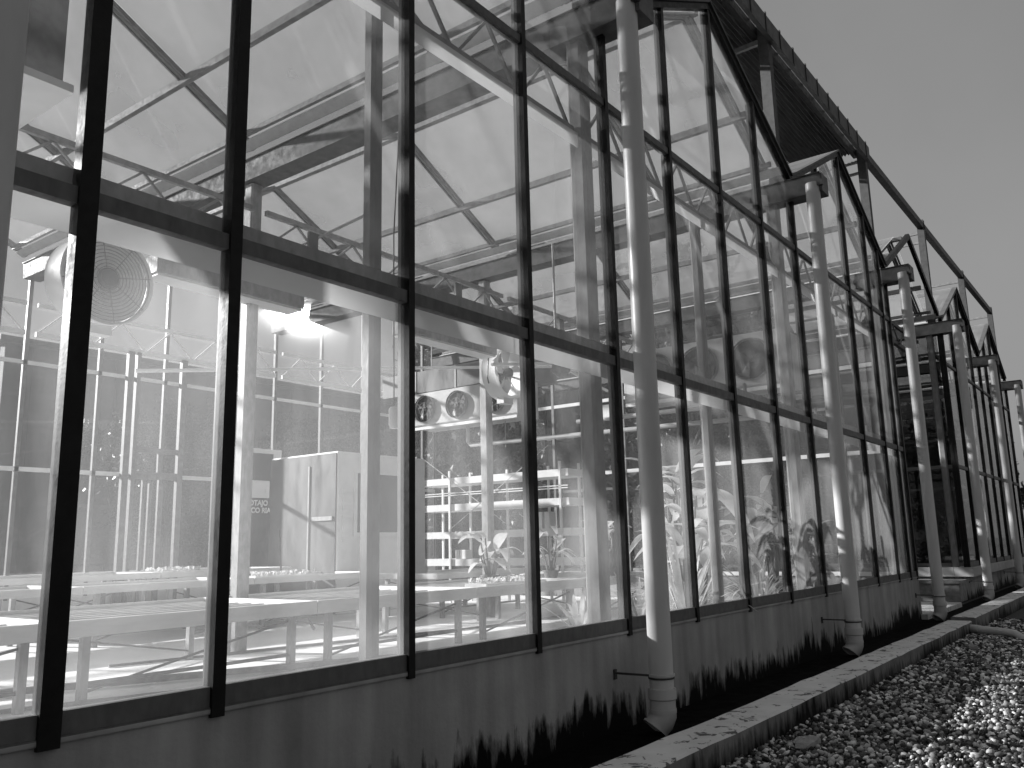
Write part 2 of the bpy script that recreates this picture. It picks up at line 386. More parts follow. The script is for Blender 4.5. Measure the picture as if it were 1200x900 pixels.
def gutter(x, g, y0=3.36, y1=YB, mat='gutter_metal', z0=6.52, z1=6.80):
    b = MB()
    b.prism([(x - .15, z0), (x + .15, z0), (x + .17, z1), (x + .19, z1), (x + .19, z1 + .012), (x + .155, z1 + .012), (x + .135, z0 + .02), (x - .135, z0 + .02), (x - .155, z1 + .012), (x - .19, z1 + .012), (x - .19, z1), (x - .17, z1)], y0, y1)
    b.box(x - .15, x + .15, y0 - .012, y0, z0, z1)
    b.box(x - .20, x - .14, y0 - .03, y0 + .05, z0 + .08, z0 + .16)
    o = b.build('gutter', mat, g)
    # pale eave flashing between trough and roof glass
    f = MB()
    for s in (-1, 1): f.bar((x + s * .25, YF + .02, ZE + .05), (x + s * .25, y1, ZE + .05), .16, .014, (s * -.46, 0, .89))
    f.build('eave_flashing', 'aluminium', g)
    return o
def column(x, y, z0, z1, g, w=.2, mat='column_steel'):
    b = MB(); h = w / 2; c = .025
    b.prism([(x-h, y-h+c), (x-h+c, y-h), (x+h-c, y-h), (x+h, y-h+c), (x+h, y+h-c), (x+h-c, y+h), (x-h+c, y+h), (x-h, y+h-c)], z0, z1, 'z')
    b.box(x - h - .03, x + h + .03, y - h - .03, y + h + .03, z0, z0 + .015)
    return b.build('column', mat, g)

S = BAY / 4
def greenhouse(ks, loc_label, front_pane='glass', low_pane='glass_low', roof='glass_roof', extra_end=True, first=True, floor=.3):
    x0, x1 = V(ks[0]), V(ks[-1] + 1)
    g = thing('greenhouse', loc_label, 'greenhouse', (x0, YF, 0), 'glasshouses along the kerb')
    # low walls
    if first:
        b = MB().box(x0 - .03, x1 + .12, YF - .02, YF + .16, -.1, SILL - .035)
        b.box(x0 - .03, x1 + .14, YF - .035, YF + .16, SILL - .045, SILL - .015)
        b.build('plinth_wall', 'plinth', g, bevel=.008)
        MB().box(x1 + .0, x1 + .12, YF + .16, YB, -.1, SILL - .02).build('side_plinth', 'plinth', g)
        MB().box(x0 - .1, x0, YF + .16, YB, -.1, SILL - .02).build('side_plinth', 'plinth', g)
        MB().box(x0, x1, YB - .02, YB + .14, -.1, 1.18).box(x0, x1, YB - .08, YB + .16, 1.18, 1.22).build('back_plinth', 'white_paint', g)
    else:
        MB().box(x0 - .02, x1 + .02, YF + .1, YF + .2, -.1, .56).box(x0 + .0, x0 + .1, YF + .2, YB, -.1, .56).build('plinth_wall', 'plinth', g)
        MB().box(x0 - .14, x1 + .1, YF - .12, YF + .3, .56, .78).box(x0 - .14, x0 + .2, YF + .3, YB, .56, .78).build('ledge', 'cream_ledge', g, bevel=.01)
    # sill and rails on the front
    MB().box(x0, x1 + .04, YF - .025, YF + .04, SILL - .012, SILL + .085).box(x0, x1 + .04, YF - .034, YF + .04, SILL - .02, SILL - .0125).build('sill', 'dark_rail', g)
    MB().box(x0, x1, YF - .03, YF + .035, TR1 - .042, TR1 + .042).build('transom', 'dark_rail', g)
    MB().box(x0, x1, YF - .03, YF + .03, TR2 - .035, TR2 + .035).build('transom', 'dark_rail', g)
    if first:
        MB().add([(x0, YF + .12, TR1 - .14), (x1, YF + .12, TR1 - .14), (x1, YF + .12, TR1 + .05), (x0, YF + .12, TR1 + .05)], [(0, 1, 2, 3)]).build('bounce_lit_strip', 'bounce_white', g)  # white inner band, its bounced light put in as translucency
        b = MB().box(x0, x1, YF + .08, YF + .2, TR1 + .08, TR1 + .17)
        x = x0 + .6
        while x < x1: b.box(x, x + .07, YF + .08, YF + .1, TR1 + .17, TR1 + .27); x += 1.374
        b.build('inner_rail', 'galvanised', g)
    # mullions, panes
    xs = [x0 + S * i for i in range(int(round((x1 - x0) / S)) + 1)]
    if first: xs += [V(0) + .565, x1 - .5]
    xs = sorted(xs)
    for x in xs:
        top = roof_z(x) - .05
        if abs((x - VX0) % BAY) < .01 or abs((x - VX0) % BAY - BAY) < .01: top = ZE - .1
        w = .047 if first and abs(x - V(0) - .565) < .01 else (.037 if first and abs(x - V(0) - S) < .01 else .028)
        m = MB().box(x - w, x + w, YF - .046, YF + .03, SILL - .06, top).build('mullion', 'dark_paint', g)
        MB().box(x - .022, x + .022, YF + .03, YF + .065, SILL + .02, top - .02).build('glazing_bar', 'dark_bar' if first else 'dark_rail', m)
    tiers = [(SILL + .085, TR1 - .055, low_pane), (TR1 + .055, TR2 - .035, front_pane), (TR2 + .035, None, front_pane)]
    for a, b_ in zip(xs[:-1], xs[1:]):
        for z0, z1, mt in tiers:
            poly = pane_poly(a + .03, b_ - .03, z0, z1)
            MB().prism(poly, YF - .004, YF + .004).build('glass_pane', mt, g)
    # rakes
    for k in ks:
        for s in (0, 1):
            xa, xb = (V(k), V(k) + BAY/2) if s == 0 else (V(k) + BAY/2, V(k+1))
            za, zb = (ZE, ZR) if s == 0 else (ZR, ZE)
            MB().bar((xa, YF - .01, za - .02), (xb, YF - .01, zb - .02), .09, .07).build('rake_bar', 'dark_paint', g)
            MB().bar((xa, YF + .0, za + .045), (xb, YF + .0, zb + .045), .16, .03).build('verge_flashing', 'fascia', g)
    # back and end walls
    for i, x in enumerate(xs):
        if i % 2 == 0 or first: MB().box(x - .035, x + .035, YB - .03, YB + .04, .8, roof_z(x) - .05).build('back_mullion', 'bar_grey' if first else 'dark_rail', g)
    MB().box(x0, x1, YB - .03, YB + .03, 3.02, 3.1).box(x0, x1, YB - .03, YB + .03, 4.95, 5.02).build('back_transom', 'white_paint' if first else 'dark_rail', g)
    for k in ks:
        for a, b_ in ((0, 1), (1, 2), (2, 3), (3, 4)):
            xa, xb = V(k) + S * a, V(k) + S * b_
            MB().prism([(xa + .035, 1.2 if first else .8), (xb - .035, 1.2 if first else .8), (xb - .035, roof_z(xb - .001) - .05), (xa + .035, roof_z(xa + .001) - .05)], YB + .002, YB + .008).build('back_pane', 'glass_back' if first else 'glass_clean', g)
    for xe in ((x0, x1) if first else (x0, x1)):
        n = 6
        for i in range(n + 1):
            y = YF + .06 + (YB - YF - .06) * i / n
            MB().box(xe - .035, xe + .035, y - .035, y + .035, SILL - .03, 6.5).build('side_mullion', 'dark_paint' if not first else 'bar_grey', g)
        b = MB()
        for z in (SILL + .03, TR1, 4.95): b.box(xe - .03, xe + .03, YF + .1, YB - .04, z - .04, z + .04)
        b.build('side_transom', 'dark_rail' if not first else 'white_paint', g)
        for i in range(3):
            ya = YF + .1 + (YB - YF - .16) * i / 3; yb = YF + .1 + (YB - YF - .16) * (i + 1) / 3
            MB().box(xe - .004, xe + .004, ya + .01, yb - .01, SILL + .07, 6.5).build('side_pane', 'glass_back' if first else 'glass_dark', g)
    # roof
    for k in ks:
        roof_frame(k, g, ROWS, 'galv_dark' if first else 'dark_rail')
        for left in (True, False):
            for a, b_ in ((YF + .04, 9.28), (9.32, YB)): roof_side(k, left, a, b_, g, roof)
        lattice(V(k) + .1, V(k+1) - .1, 4.2, 5.56, 6.12, 6, 'galv_dark' if first else 'dark_rail', g)
        if first:
            lattice(V(k) + .1, V(k+1) - .1, 9.3, 5.6, 6.1, 5, 'galvanised', g)
            lattice(V(k) + .1, V(k+1) - .1, YB - .12, 5.5, 6.05, 5, 'white_paint', g)
        if first:
            MB().add([(V(k) + .1, 4.12, 5.36), (V(k+1) - .1, 4.12, 5.36), (V(k+1) - .1, 4.12, 5.52), (V(k) + .1, 4.12, 5.52)], [(0, 1, 2, 3)]).build('tie_band', 'bounce_white', g)  # pale band, translucent in place of light bounced onto it
            column(V(k) + BAY / 2, 4.22, floor, 5.52, g, .115)
    for k in list(ks) + [ks[-1] + 1]:
        gutter(V(k), g)
        column(V(k), 4.15, floor, 6.52, g, .175 if first else .15)
        if first and 0 < k < 3: column(V(k), 9.45 if k == 1 else 9.8, floor, 6.5, g, .18, 'galvanised')
        if k >= 0: downpipe(V(k) - (.14 if k else .01), g)
    return g
G1 = greenhouse([-1, 0, 1, 2], 'near greenhouse with bright hazy interior, dark mullions and stained low wall', first=True)
G2 = greenhouse([4, 5], 'far dark greenhouse beyond the passage, standing on a pale ledge', front_pane='glass_clean', low_pane='glass_clean', roof='glass_roof', first=False, floor=0)

# passage roof between the two houses
pg = thing('passage_canopy', 'bare gabled roof frame over the passage between the two greenhouses', 'canopy', (V(3), YF, 0))
roof_frame(3, pg, [4.3, 7.5, 11], 'dark_rail')
for left in (True, False): roof_side(3, left, YF + .3, 12, pg)
for s in (0, 1):
    xa, xb = (V(3), V(3) + BAY/2) if s == 0 else (V(3) + BAY/2, V(4)); za, zb = (ZE, ZR) if s == 0 else (ZR, ZE)
    MB().bar((xa + .2 * (s == 0), YF, za + .1 * (s == 0)), (xb - .2 * (s == 1), YF, zb + .1 * (s == 1)), .08, .12).build('rake_bar', 'dark_paint', pg)
lattice(V(3) + .25, V(4) - .25, 4.4, 5.9, 6.35, 5, 'dark_rail', pg)
for x, z in ((V(3) + 1.3, 5.2), (V(3) + 2.9, 4.7)):
    MB().tube([(x, 4.3, z + 1.2), (x, 9, z + 1.2)], .03, 8).build('conduit', 'dark_rail', pg)

# shade frame on posts above the valleys
sf = thing('shade_frame', 'high dark beam on steel posts running above all the valley gutters', 'shade frame', (V(-1), 4.06, 6.8))
for k in range(-1, 7):
    x = V(k)
    MB().box(x - .08, x + .08, 3.98, 4.14, 6.80, 9.58).build('post', 'post_steel', sf)
MB().box(V(-1), V(3), 3.9, 3.98, 9.2, 9.5).build('fascia', 'fascia', sf)
x = V(-1)
while x < V(3):
    MB().prism([(3.885, 9.19), (3.899, 9.19), (3.899, 9.50), (4.3, 9.52), (4.3, 9.545), (3.885, 9.525)], x, x + .035, 'x').build('fascia_strap', 'black_iron', sf); x += .62
MB().box(V(3), V(6) + .05, 3.98, 4.12, 9.34, 9.5).build('beam', 'dark_paint', sf)
MB().box(V(-1), V(3), 4.14, 4.22, 9.34, 9.5).build('beam', 'dark_paint', sf)
# corrugated underside, waves running along the frame
def corrugated(x0, x1, y0, y1, z0, z1):
    n = 64; b = MB(); prof = []
    for i in range(n + 1):
        t = i / n; prof.append((y0 + (y1 - y0) * t, z0 + (z1 - z0) * t + .025 * math.sin(i * math.pi / 2)))
    nx = 30; vs = []; fs = []
    for j in range(nx + 1):
        xx = x0 + (x1 - x0) * j / nx
        for i, (y, z) in enumerate(prof):
            edge = .05 * math.sin(j * 1.7) + .05 * math.sin(j * .61 + 1) if i == n else 0
            vs.append((xx, y + edge, z + .02 * math.sin(j * .8)))
    m_ = len(prof)
    for j in range(nx):
        for i in range(n): fs.append((j*m_+i, j*m_+i+1, (j+1)*m_+i+1, (j+1)*m_+i))
    return b.add(vs, fs)
co = corrugated(V(-1), V(3) - .15, 4.22, 5.35, 9.42, 9.36).build('corrugated_sheet', 'timber_dark', sf)
so = co.modifiers.new('solid', 'SOLIDIFY'); so.thickness = .006
for k in range(-1, 3):
    MB().bar((V(k), 4.14, 9.28), (V(k), 5.4, 9.26), .06, .08).build('outrigger', 'galv_dark', sf)
    MB().bar((V(k), 4.12, 8.0), (V(k), 4.95, 9.24), .05, .05).build('brace', 'galv_dark', sf)
for k in range(3, 7):
    MB().bar((V(k), 4.14, 9.26), (V(k), 6.6, 9.24), .06, .07).build('outrigger', 'galv_dark', sf)
    MB().bar((V(k), 4.14, 9.0), (V(k), 6.4, 8.98), .05, .05).build('outrigger', 'galv_dark', sf)
MB().bar((V(-1), 5.36, 9.28), (V(3) - .15, 5.36, 9.28), .05, .06).build('beam', 'black_iron', sf)

# ---------------------------------------------------------------- inside: benches
FL = .3
def bench(x, y, L, D, h, lab, deep=.14):
    t = thing('growing_bench', lab, 'bench', (x, y, FL), 'white growing benches in the near greenhouse')
    z = FL + h
    MB().box(x, x + L, y, y + .035, z - deep, z).box(x, x + L, y + D - .035, y + D, z - deep, z).box(x, x + .035, y + .035, y + D - .035, z - deep, z).box(x + L - .035, x + L, y + .035, y + D - .035, z - deep, z).build('rim', 'bench_white', t, bevel=.005)
    b = MB().box(x + .035, x + L - .035, y + .035, y + D - .035, z - .07, z - .05)
    for i in range(9): b.bar((x + .1, y + D * (i + .5) / 9, z - .043), (x + L - .1, y + D * (i + .5) / 9, z - .043), .04, .012)
    b.build('tray', 'white_paint', t)
    for lx in (x + .25, x + L - .25):
        for ly in (y + .12, y + D - .12): MB().box(lx - .035, lx + .035, ly - .035, ly + .035, FL, z - deep).build('leg', 'galvanised', t)
    MB().bar((x + .25, y + .14, FL + .08), (x + L - .25, y + .14, z - deep - .05), .02, .02).bar((x + .25, y + D - .14, z - deep - .06), (x + L - .25, y + D - .14, FL + .1), .02, .02).build('brace', 'galv_dark', t)
    MB().tube([(x + .25, y + .12, FL + .16), (x + L - .25, y + .12, FL + .16)], .018, 8).build('stretcher', 'galv_dark', t)
    return t
nm = ['nearest the wide left mullion', 'next along, behind the second front pane', 'behind the front column', 'in front of the shelving rack', 'farthest along the front row, among the plants']
xs_ = [.9, 3.62, 6.34, 9.06, 11.78]
for i, x in enumerate(xs_): bench(x, 7.44, 2.712, 2.1, .70, 'white metal bench of the front row, ' + nm[i])
nm2 = ['left end of the middle row', 'second of the middle row', 'third of the middle row before the grey cabinet', 'right end of the middle row near the rack']
for i, x in enumerate([3.2, 5.95, 8.7, 11.45]): bench(x, 11.75 if i < 3 else 10.3, 2.742, 1.6, .82 if i < 3 else .78, 'white bench with slatted tray, ' + nm2[i], .1)
nm3 = ['under the doorway of the back wall', 'holding the watering can beside the cabinet']
for i, x in enumerate([5.6, 8.4]): bench(x, 13.95, 2.79, 1.55, .92, 'tall white bench in the back row, ' + nm3[i], .1)
# floor pipes and a rail on the floor
t = thing('floor_rail', 'long twin steel rail lying low across the pale floor below the benches', 'rail', (1, 9, FL))
MB().bar((3.4, 8.6, FL + .05), (7.2, 7.0, FL + .05), .05, .06).bar((3.4, 8.75, FL + .04), (7.2, 7.12, FL + .04), .03, .05).build('rail', 'galv_dark', t)
tag(MB().tube([(6.5, 10.0, FL + .25), (7.2, 9.8, FL + .3), (7.5, 9.9, FL + .22), (8.1, 9.7, FL + .28), (8.2, 9.7, FL + .15)], .025, 8).build('hose', 'galv_dark'), 'bent grey irrigation hose lying under the front benches', 'hose')
for i, (a, b2, lb) in enumerate([((2.2, 8.0), (5.2, 7.1), 'first floor conduit below the left panes'), ((5.2, 9.6), (11.5, 8.4), 'long thin conduit on the pale floor behind the bench legs'), ((7.2, 6.6), (10.6, 7.2), 'short conduit on the floor in front of the pot plants')]):
    tag(MB().bar((a[0], a[1], FL + .02), (b2[0], b2[1], FL + .02), .035, .03).build('floor_conduit', 'galv_dark'), lb, 'conduit')

# watering can
w = thing('watering_can', 'grey watering can with spout standing on the tall back bench', 'watering can', (9.4, 14.1, FL + .92))
cx, cy, cz = 9.85, 14.2, FL + .87
MB().lathe([(0, 0), (.13, 0), (.135, .01), (.13, .2), (.11, .22), (0, .22)], (cx, cy, cz), n=20).build('body', 'galvanised', w, True)
MB().tube([(cx - .11, cy, cz + .05), (cx - .22, cy, cz + .13), (cx - .3, cy, cz + .22)], [.035, .022, .02], 10).build('spout', 'galvanised', w, True)
MB().tube([(cx + .05, cy, cz + .22), (cx + .1, cy, cz + .3), (cx + .17, cy, cz + .28), (cx + .2, cy, cz + .15), (cx + .13, cy, cz + .05)], .014, 8).build('handle', 'galvanised', w, True)
# seed trays
def seed_tray(x, y, z, lab, n=26, L=.95):
    t = thing('seed_tray', lab, 'tray', (x, y, z)); b = MB()
    b.box(x, x + L, y, y + .4, z, z + .05); b.build('tray', 'white_paint', t)
    b = MB(); r = random.Random(int(x * 10))
    for _ in range(n * 6):
        px, py = x + r.uniform(.03, L - .03), y + r.uniform(.03, .37); h = r.uniform(.03, .09); a = r.uniform(0, 6.3); dx, dy = .03*math.cos(a), .03*math.sin(a)
        b.add([(px, py, z + .05), (px + dx, py + dy, z + .05 + h), (px - dy * .6, py + dx * .6, z + .04 + h), (px - dx, py - dy, z + .05 + h * .6)], [(0, 1, 2), (0, 2, 3)])
    b.build('seedlings', 'leaf', t)
seed_tray(8.4, 14.15, FL + .87, 'white tray of low seedlings on the tall back bench')
seed_tray(8.9, 12.0, FL + .78, 'long low tray of sprouts on the middle bench row', 30, 1.3)
seed_tray(9.7, 7.8, FL + .66, 'tray of tiny sprouts on the front bench before the rack', 40, 1.5)

# cold room
c = thing('cold_room', 'pale walk-in cabinet with a dark window in its white front', 'cabinet', (11.43, 12.9, FL))
MB().box(11.43, 13.95, 12.9, 15.0, FL, 3.46).build('body', 'white_paint', c, bevel=.02)
MB().box(11.40, 11.428, 12.93, 14.97, FL + .02, 3.42).build('side_panel', 'stainless', c)
MB().box(11.38, 11.40, 13.7, 13.74, FL + .1, 3.2).box(11.375, 11.398, 13.0, 13.6, 2.1, 2.18).build('panel_trim', 'galvanised', c)
f = MB().box(11.84, 13.42, 12.86, 12.898, 1.78, 1.86).box(11.84, 13.42, 12.86, 12.898, 3.04, 3.12).box(11.84, 11.92, 12.86, 12.898, 1.86, 3.04).box(13.34, 13.42, 12.86, 12.898, 1.86, 3.04).build('window', 'white_paint', c)
MB().box(11.92, 13.34, 12.885, 12.896, 1.86, 3.04).build('pane', 'stainless', f)
MB().box(11.55, 11.78, 12.87, 12.897, 2.3, 2.7).box(11.55, 11.78, 12.87, 12.897, 1.7, 2.2).build('control_box', 'bench_white', c)
tag(MB().tube([(9.58, 12.3, 1.92), (9.68, 12.35, 1.2)], .016, 8).build('broom_handle', 'black_plastic'), 'thin black handle leaning by the bright door post', 'handle')
# door in the back wall with notice and lettering
d = thing('glazed_door', 'dark glazed door with a white notice and two lines of lettering', 'door', (11.05, 15.7, FL))
f = MB().box(11.0, 11.08, 15.72, 15.8, FL, 3.66).box(12.05, 12.25, 15.72, 15.8, FL, 3.66).box(11.0, 12.25, 15.72, 15.8, 3.66, 3.76).build('frame', 'white_paint', d)
MB().box(11.08, 12.05, 15.755, 15.765, FL + .1, 3.66).build('leaf', 'dark_rail', d)
MB().box(11.42, 11.96, 15.735, 15.75, 2.68, 3.06).box(11.86, 11.88, 15.725, 15.735, 2.8, 2.88).build('notice', 'white_paint', d)
def text(body, loc, size, mat, parent, name='lettering'):
    cu = bpy.data.curves.new(name, 'FONT'); cu.body = body; cu.size = size; cu.extrude = .002; cu.offset = .006; cu.align_x = 'LEFT'
    o = bpy.data.objects.new(name, cu); COL.objects.link(o)
    dg = bpy.context.evaluated_depsgraph_get(); me = bpy.data.meshes.new_from_object(o.evaluated_get(dg)); bpy.data.objects.remove(o)
    me.materials.clear(); me.materials.append(M[mat]); ob = bpy.data.objects.new(name, me); COL.objects.link(ob)
    ob.parent = parent; off = LOC[parent.name]; ob.location = Vector(loc) - off; ob.rotation_euler = (math.radians(90), 0, 0); return ob
text('A HPOTAJO', (11.1, 15.74, 2.52), .155, 'white_paint', d); text('DOCICO RIA', (11.1, 15.74, 2.36), .155, 'white_paint', d)
# second doorway frame in the back wall, left
d = thing('doorway_frame', 'tall white door frame with a small fanlight in the far glass wall', 'door frame', (8.7, 15.9, FL))
MB().box(8.62, 8.74, 15.86, 15.96, FL, 5.48).box(8.80, 8.88, 15.86, 15.96, FL, 5.48).box(9.78, 9.9, 15.86, 15.96, FL, 5.48).build('post', 'bar_grey', d)
MB().box(8.88, 9.78, 15.88, 15.94, 3.5, 3.6).box(8.88, 9.78, 15.88, 15.94, 2.98, 3.12).box(9.36, 9.44, 15.88, 15.94, 3.12, 3.5).build('fanlight_bar', 'bar_grey', d)
MB().box(9.06, 9.12, 15.88, 15.94, FL, 2.98).box(9.2, 9.27, 15.88, 15.94, FL, 2.9).box(9.4, 9.5, 15.88, 15.94, FL, 2.9).build('door_bar', 'bar_grey', d)

# rack
r = thing('shelving_rack', 'tall white four shelf rack standing behind the front benches', 'rack', (15, 9.75, FL))
for z in (3.03, 2.43, 1.81, 1.2): MB().box(14.9, 15.6, 9.75, 13.96, z - .09, z + .06).build('shelf', 'white_paint', r)
for y in (9.95, 10.75, 11.9, 13.0, 13.86):
    for x in (14.88, 15.62): MB().box(x - .02, x + .02, y - .025, y + .025, FL, 3.25 if x < 15 else 3.25).build('post', 'white_paint', r)
for z in (2.75, 2.7): MB().box(14.86, 14.88, 9.75, 13.96, z - .02, z).build('rail', 'bench_white', r)
b = MB(); b.bar((14.84, 13.8, 3.6), (14.84, 11.2, 1.9), .012, .012).bar((14.84, 10.2, 3.6), (14.84, 13.0, 1.9), .012, .012); b.bar((14.84, 11.0, 2.2), (14.84, 9.3, 1.1), .014, .014)
b.build('wire_brace', 'aluminium', r)
for i, (y, lb) in enumerate(((10.3, 'small white carton on the second shelf of the rack'), (12.6, 'low pale carton on the lowest shelf of the rack'))):
    bx = thing('carton', lb, 'box', (14.95, y, (1.87, 1.26)[i])); z = (1.87, 1.26)[i]
    MB().box(14.95, 15.2, y, y + .3, z, z + (.35, .2)[i]).build('box', 'bench_white', bx, bevel=.01); MB().box(14.944, 14.95, y + .12, y + .18, z, z + (.35, .2)[i]).build('tape', 'galvanised', bx)

# unit coolers
def cooler(x, y0, y1, z0, z1, fans, R_, lab):
    c = thing('unit_cooler', lab, 'cooler', (x, y0, z0), 'white ceiling coolers')
    MB().prism([(x, z0 + .06), (x + .08, z0), (x + .75, z0), (x + .75, z1), (x, z1)], y0, y1).build('housing', 'cooler_enamel', c, bevel=.012)
    MB().box(x - .01, x + .03, y0 + .02, y1 - .02, z0 - .04, z0 + .02).build('drip_tray', 'bench_white', c)
    for y in fans:
        zc = (z0 + z1) / 2 + .02
        f = MB().lathe([(R_ * 1.04, -.05), (R_ * 1.06, 0), (R_, -.06), (R_, .0), (R_ * .98, -.02)], (x - .01, y, zc), (1, 0, 0), 32).build('fan_ring', 'galvanised', c, True)
        MB().lathe([(0, 0), (R_ * .98, 0)], (x - .012, y, zc), (1, 0, 0), 32).build('opening', 'opening_shade', f)  # flat black disc paints the shade inside the fan opening
        b = MB()
        for q in (.5,): b.lathe([(R_ * q - .006, -.05), (R_ * q + .006, -.05), (R_ * q + .006, -.058), (R_ * q - .006, -.058), (R_ * q - .006, -.05)], (x, y, zc), (1, 0, 0), 28)
        for a in range(3):
            th = a * 2.09 + .6; b.bar((x - .055, y, zc), (x - .055, y + R_ * math.cos(th), zc + R_ * math.sin(th)), .012, .01)
        b.build('guard', 'black_iron', f)
        b = MB()
        for a in range(4):
            th = a * 1.57 + .3; p = lambda rr, t_, dx: (x - .03 + dx, y + rr * R_ * math.cos(t_), zc + rr * R_ * math.sin(t_))
            b.add([p(.18, th, 0), p(.9, th - .25, -.015), p(.92, th + .35, .012), p(.2, th + .5, .01)], [(0, 1, 2, 3)])
        b.lathe([(.0, -.02), (.2 * R_, -.02), (.2 * R_, .02)], (x - .03, y, zc), (1, 0, 0), 16); b.build('blades', 'black_plastic', f)
    for y in (y0 + .3, y1 - .3): MB().tube([(x + .35, y, z1), (x + .35, y, 6.6)], .015, 6).build('hanger', 'galvanised', c)
cooler(14, 10.35, 13.35, 4.17, 4.96, (10.95, 11.98, 12.93), .29, 'long white ceiling cooler with a row of dark fans, hung above the rack')
cooler(13.4, 4.55, 7.5, 3.98, 4.92, (5.1, 6.02, 6.85), .34, 'nearer white ceiling cooler with large dark fans, hung behind the upper right panes')
t = thing('air_plenum', 'grey sheet metal duct box above the row of dark fans', 'duct', (14.2, 9.4, 5.0))
MB().box(14.1, 15.4, 10.3, 14.4, 5.0, 5.5).build('casing', 'stainless', t)
for y in (10.9, 12.1, 13.3): MB().box(14.09, 15.41, y, y + .04, 4.99, 5.51).build('flange', 'galvanised', t)
t = thing('cooling_pipes', 'pair of white horizontal pipes running below the coolers', 'pipes', (14.4, 5, 3.6))
MB().tube([(14.4, 4.5, 3.64), (14.4, 11.95, 3.72), (14.4, 12.03, 3.8), (14.4, 12.03, 4.15)], .045, 10).build('pipe', 'pvc', t, True)
MB().tube([(14.45, 4.5, 3.92), (14.45, 9.2, 3.96)], .045, 10).build('pipe', 'pvc', t, True)
for y in (6.4, 8.2): MB().box(14.3, 14.55, y, y + .3, 3.95, 4.2).build('valve_box', 'white_paint', t)
for y in (5.2, 7.4, 9.0, 11.0): MB().bar((14.42, y, 3.6), (14.42, y, 6.4), .02, .02).build('hanger', 'galvanised', t)

# circulation fans
def fan(x, y, z, lab, R_=.5, blades=False, rz=0.0):
    f = thing('circulation_fan', lab, 'fan', (x, y, z), 'round circulation fans')
    MB().lathe([(R_ * .96, 0), (R_ * 1.02, -.02), (R_ * 1.02, .03), (R_, .04), (R_, .32), (R_ * 1.02, .34), (R_ * .97, .36), (R_ * .95, .3), (R_ * .96, 0)], (x, y, z), (0, 1, 0), 40).build('housing', 'white_paint', f, True)
    if not blades:
        b = MB()
        q = .1
        while q < .95: b.lathe([(R_*q-.004, -.012), (R_*q+.004, -.012), (R_*q+.004, -.02), (R_*q-.004, -.02), (R_*q-.004, -.012)], (x, y, z), (0, 1, 0), 36); q += .075
        for a in range(8): th = a * .785 + .2; b.bar((x + .05*math.cos(th), y - .01, z + .05*math.sin(th)), (x + R_*.97*math.cos(th), y - .01, z + R_*.97*math.sin(th)), .008, .008, (0, 1, 0))
        b.build('grill', 'galv_dark', f)
        MB().lathe([(0, .06), (R_ * .95, .08)], (x, y, z), (0, 1, 0), 36).build('back_plate', 'bench_white', f)
        MB().lathe([(0, -.05), (.1, -.045), (.12, -.02), (.12, .0)], (x, y, z), (0, 1, 0), 20).build('hub', 'stainless', f, True)
    else:
        b = MB()
        for a in range(5):
            th = a * 1.2566 + .3; p = lambda rr, t_, dy: (x + rr*R_*math.cos(t_), y + .12 + dy, z + rr*R_*math.sin(t_))
            b.add([p(.15, th, .02), p(.5, th - .1, -.02), p(.9, th - .12, -.05), p(.93, th + .28, .04), p(.5, th + .3, .05), p(.17, th + .5, .04)], [(0, 1, 2, 3, 4, 5)])
        b.build('blades', 'bench_white', f)
        MB().lathe([(0, .02), (.08, .03), (.09, .05), (.09, .24), (0, .25)], (x, y, z), (0, 1, 0), 18).build('motor', 'black_plastic', f, True)
        b = MB().bar((x - R_ * .95, y + .28, z), (x + R_ * .95, y + .28, z), .03, .03).bar((x, y + .28, z - R_ * .95), (x, y + .28, z + R_ * .95), .03, .03); b.build('spider', 'galv_dark', f)
        MB().tube([(x - .3, y + .1, z + .47), (x - .52, y + .14, z + .2), (x - .53, y + .16, z - .15), (x - .48, y + .17, z - .25)], .012, 6).build('cable', 'black_plastic', f)
    MB().bar((x, y + .18, z + R_), (x, y + .18, 5.5), .03, .03).box(x - .14, x + .14, y + .1, y + .26, z - R_ - .1, z - R_ + .02).build('bracket', 'white_paint', f)
    return f
fan(4.69, 9.2, 4.62, 'large round fan with a ringed grill hanging behind the left mullion', .53)
fan(12.3, 9.2, 4.66, 'round drum fan with open blades hanging in front of the coolers', .47, True)
# light boxes
def batten(x0, x1, lab, y=9.15, z=4.8):
    t = thing('light_box', lab, 'light fitting', (x0, y, z), 'long ceiling light boxes')
    MB().box(x0, x1, y, y + .34, z + .03, z + .27).build('housing', 'galvanised', t, bevel=.01)
    MB().box(x0 + .02, x1 - .02, y + .02, y + .32, z, z + .03).build('bounce_lit_bottom', 'bench_white', t)  # white against the grey housing: bounced floor light put into the colour
    for x in (x0 + .25, x1 - .25): MB().tube([(x, y + .17, z + .27), (x, y + .17, 5.55)], .012, 6).build('hanger', 'galvanised', t)
batten(5.25, 7.45, 'long white light box hanging right of the ringed fan')
batten(9.5, 11.8, 'long white light box hanging left of the drum fan', z=4.86)
# hanging duct top left
t = thing('ventilation_duct', 'square grey ventilation duct with a bottom lip hanging at upper left', 'duct', (1.3, 5, 4.3))
MB().box(1.3, 2.19, 5.0, 7.4, 4.36, 6.6).build('casing', 'galv_dark', t)
MB().box(1.27, 2.24, 4.96, 7.44, 4.31, 4.36).build('lip', 'white_paint', t)  # white underside puts the light on the duct's bottom into its colour
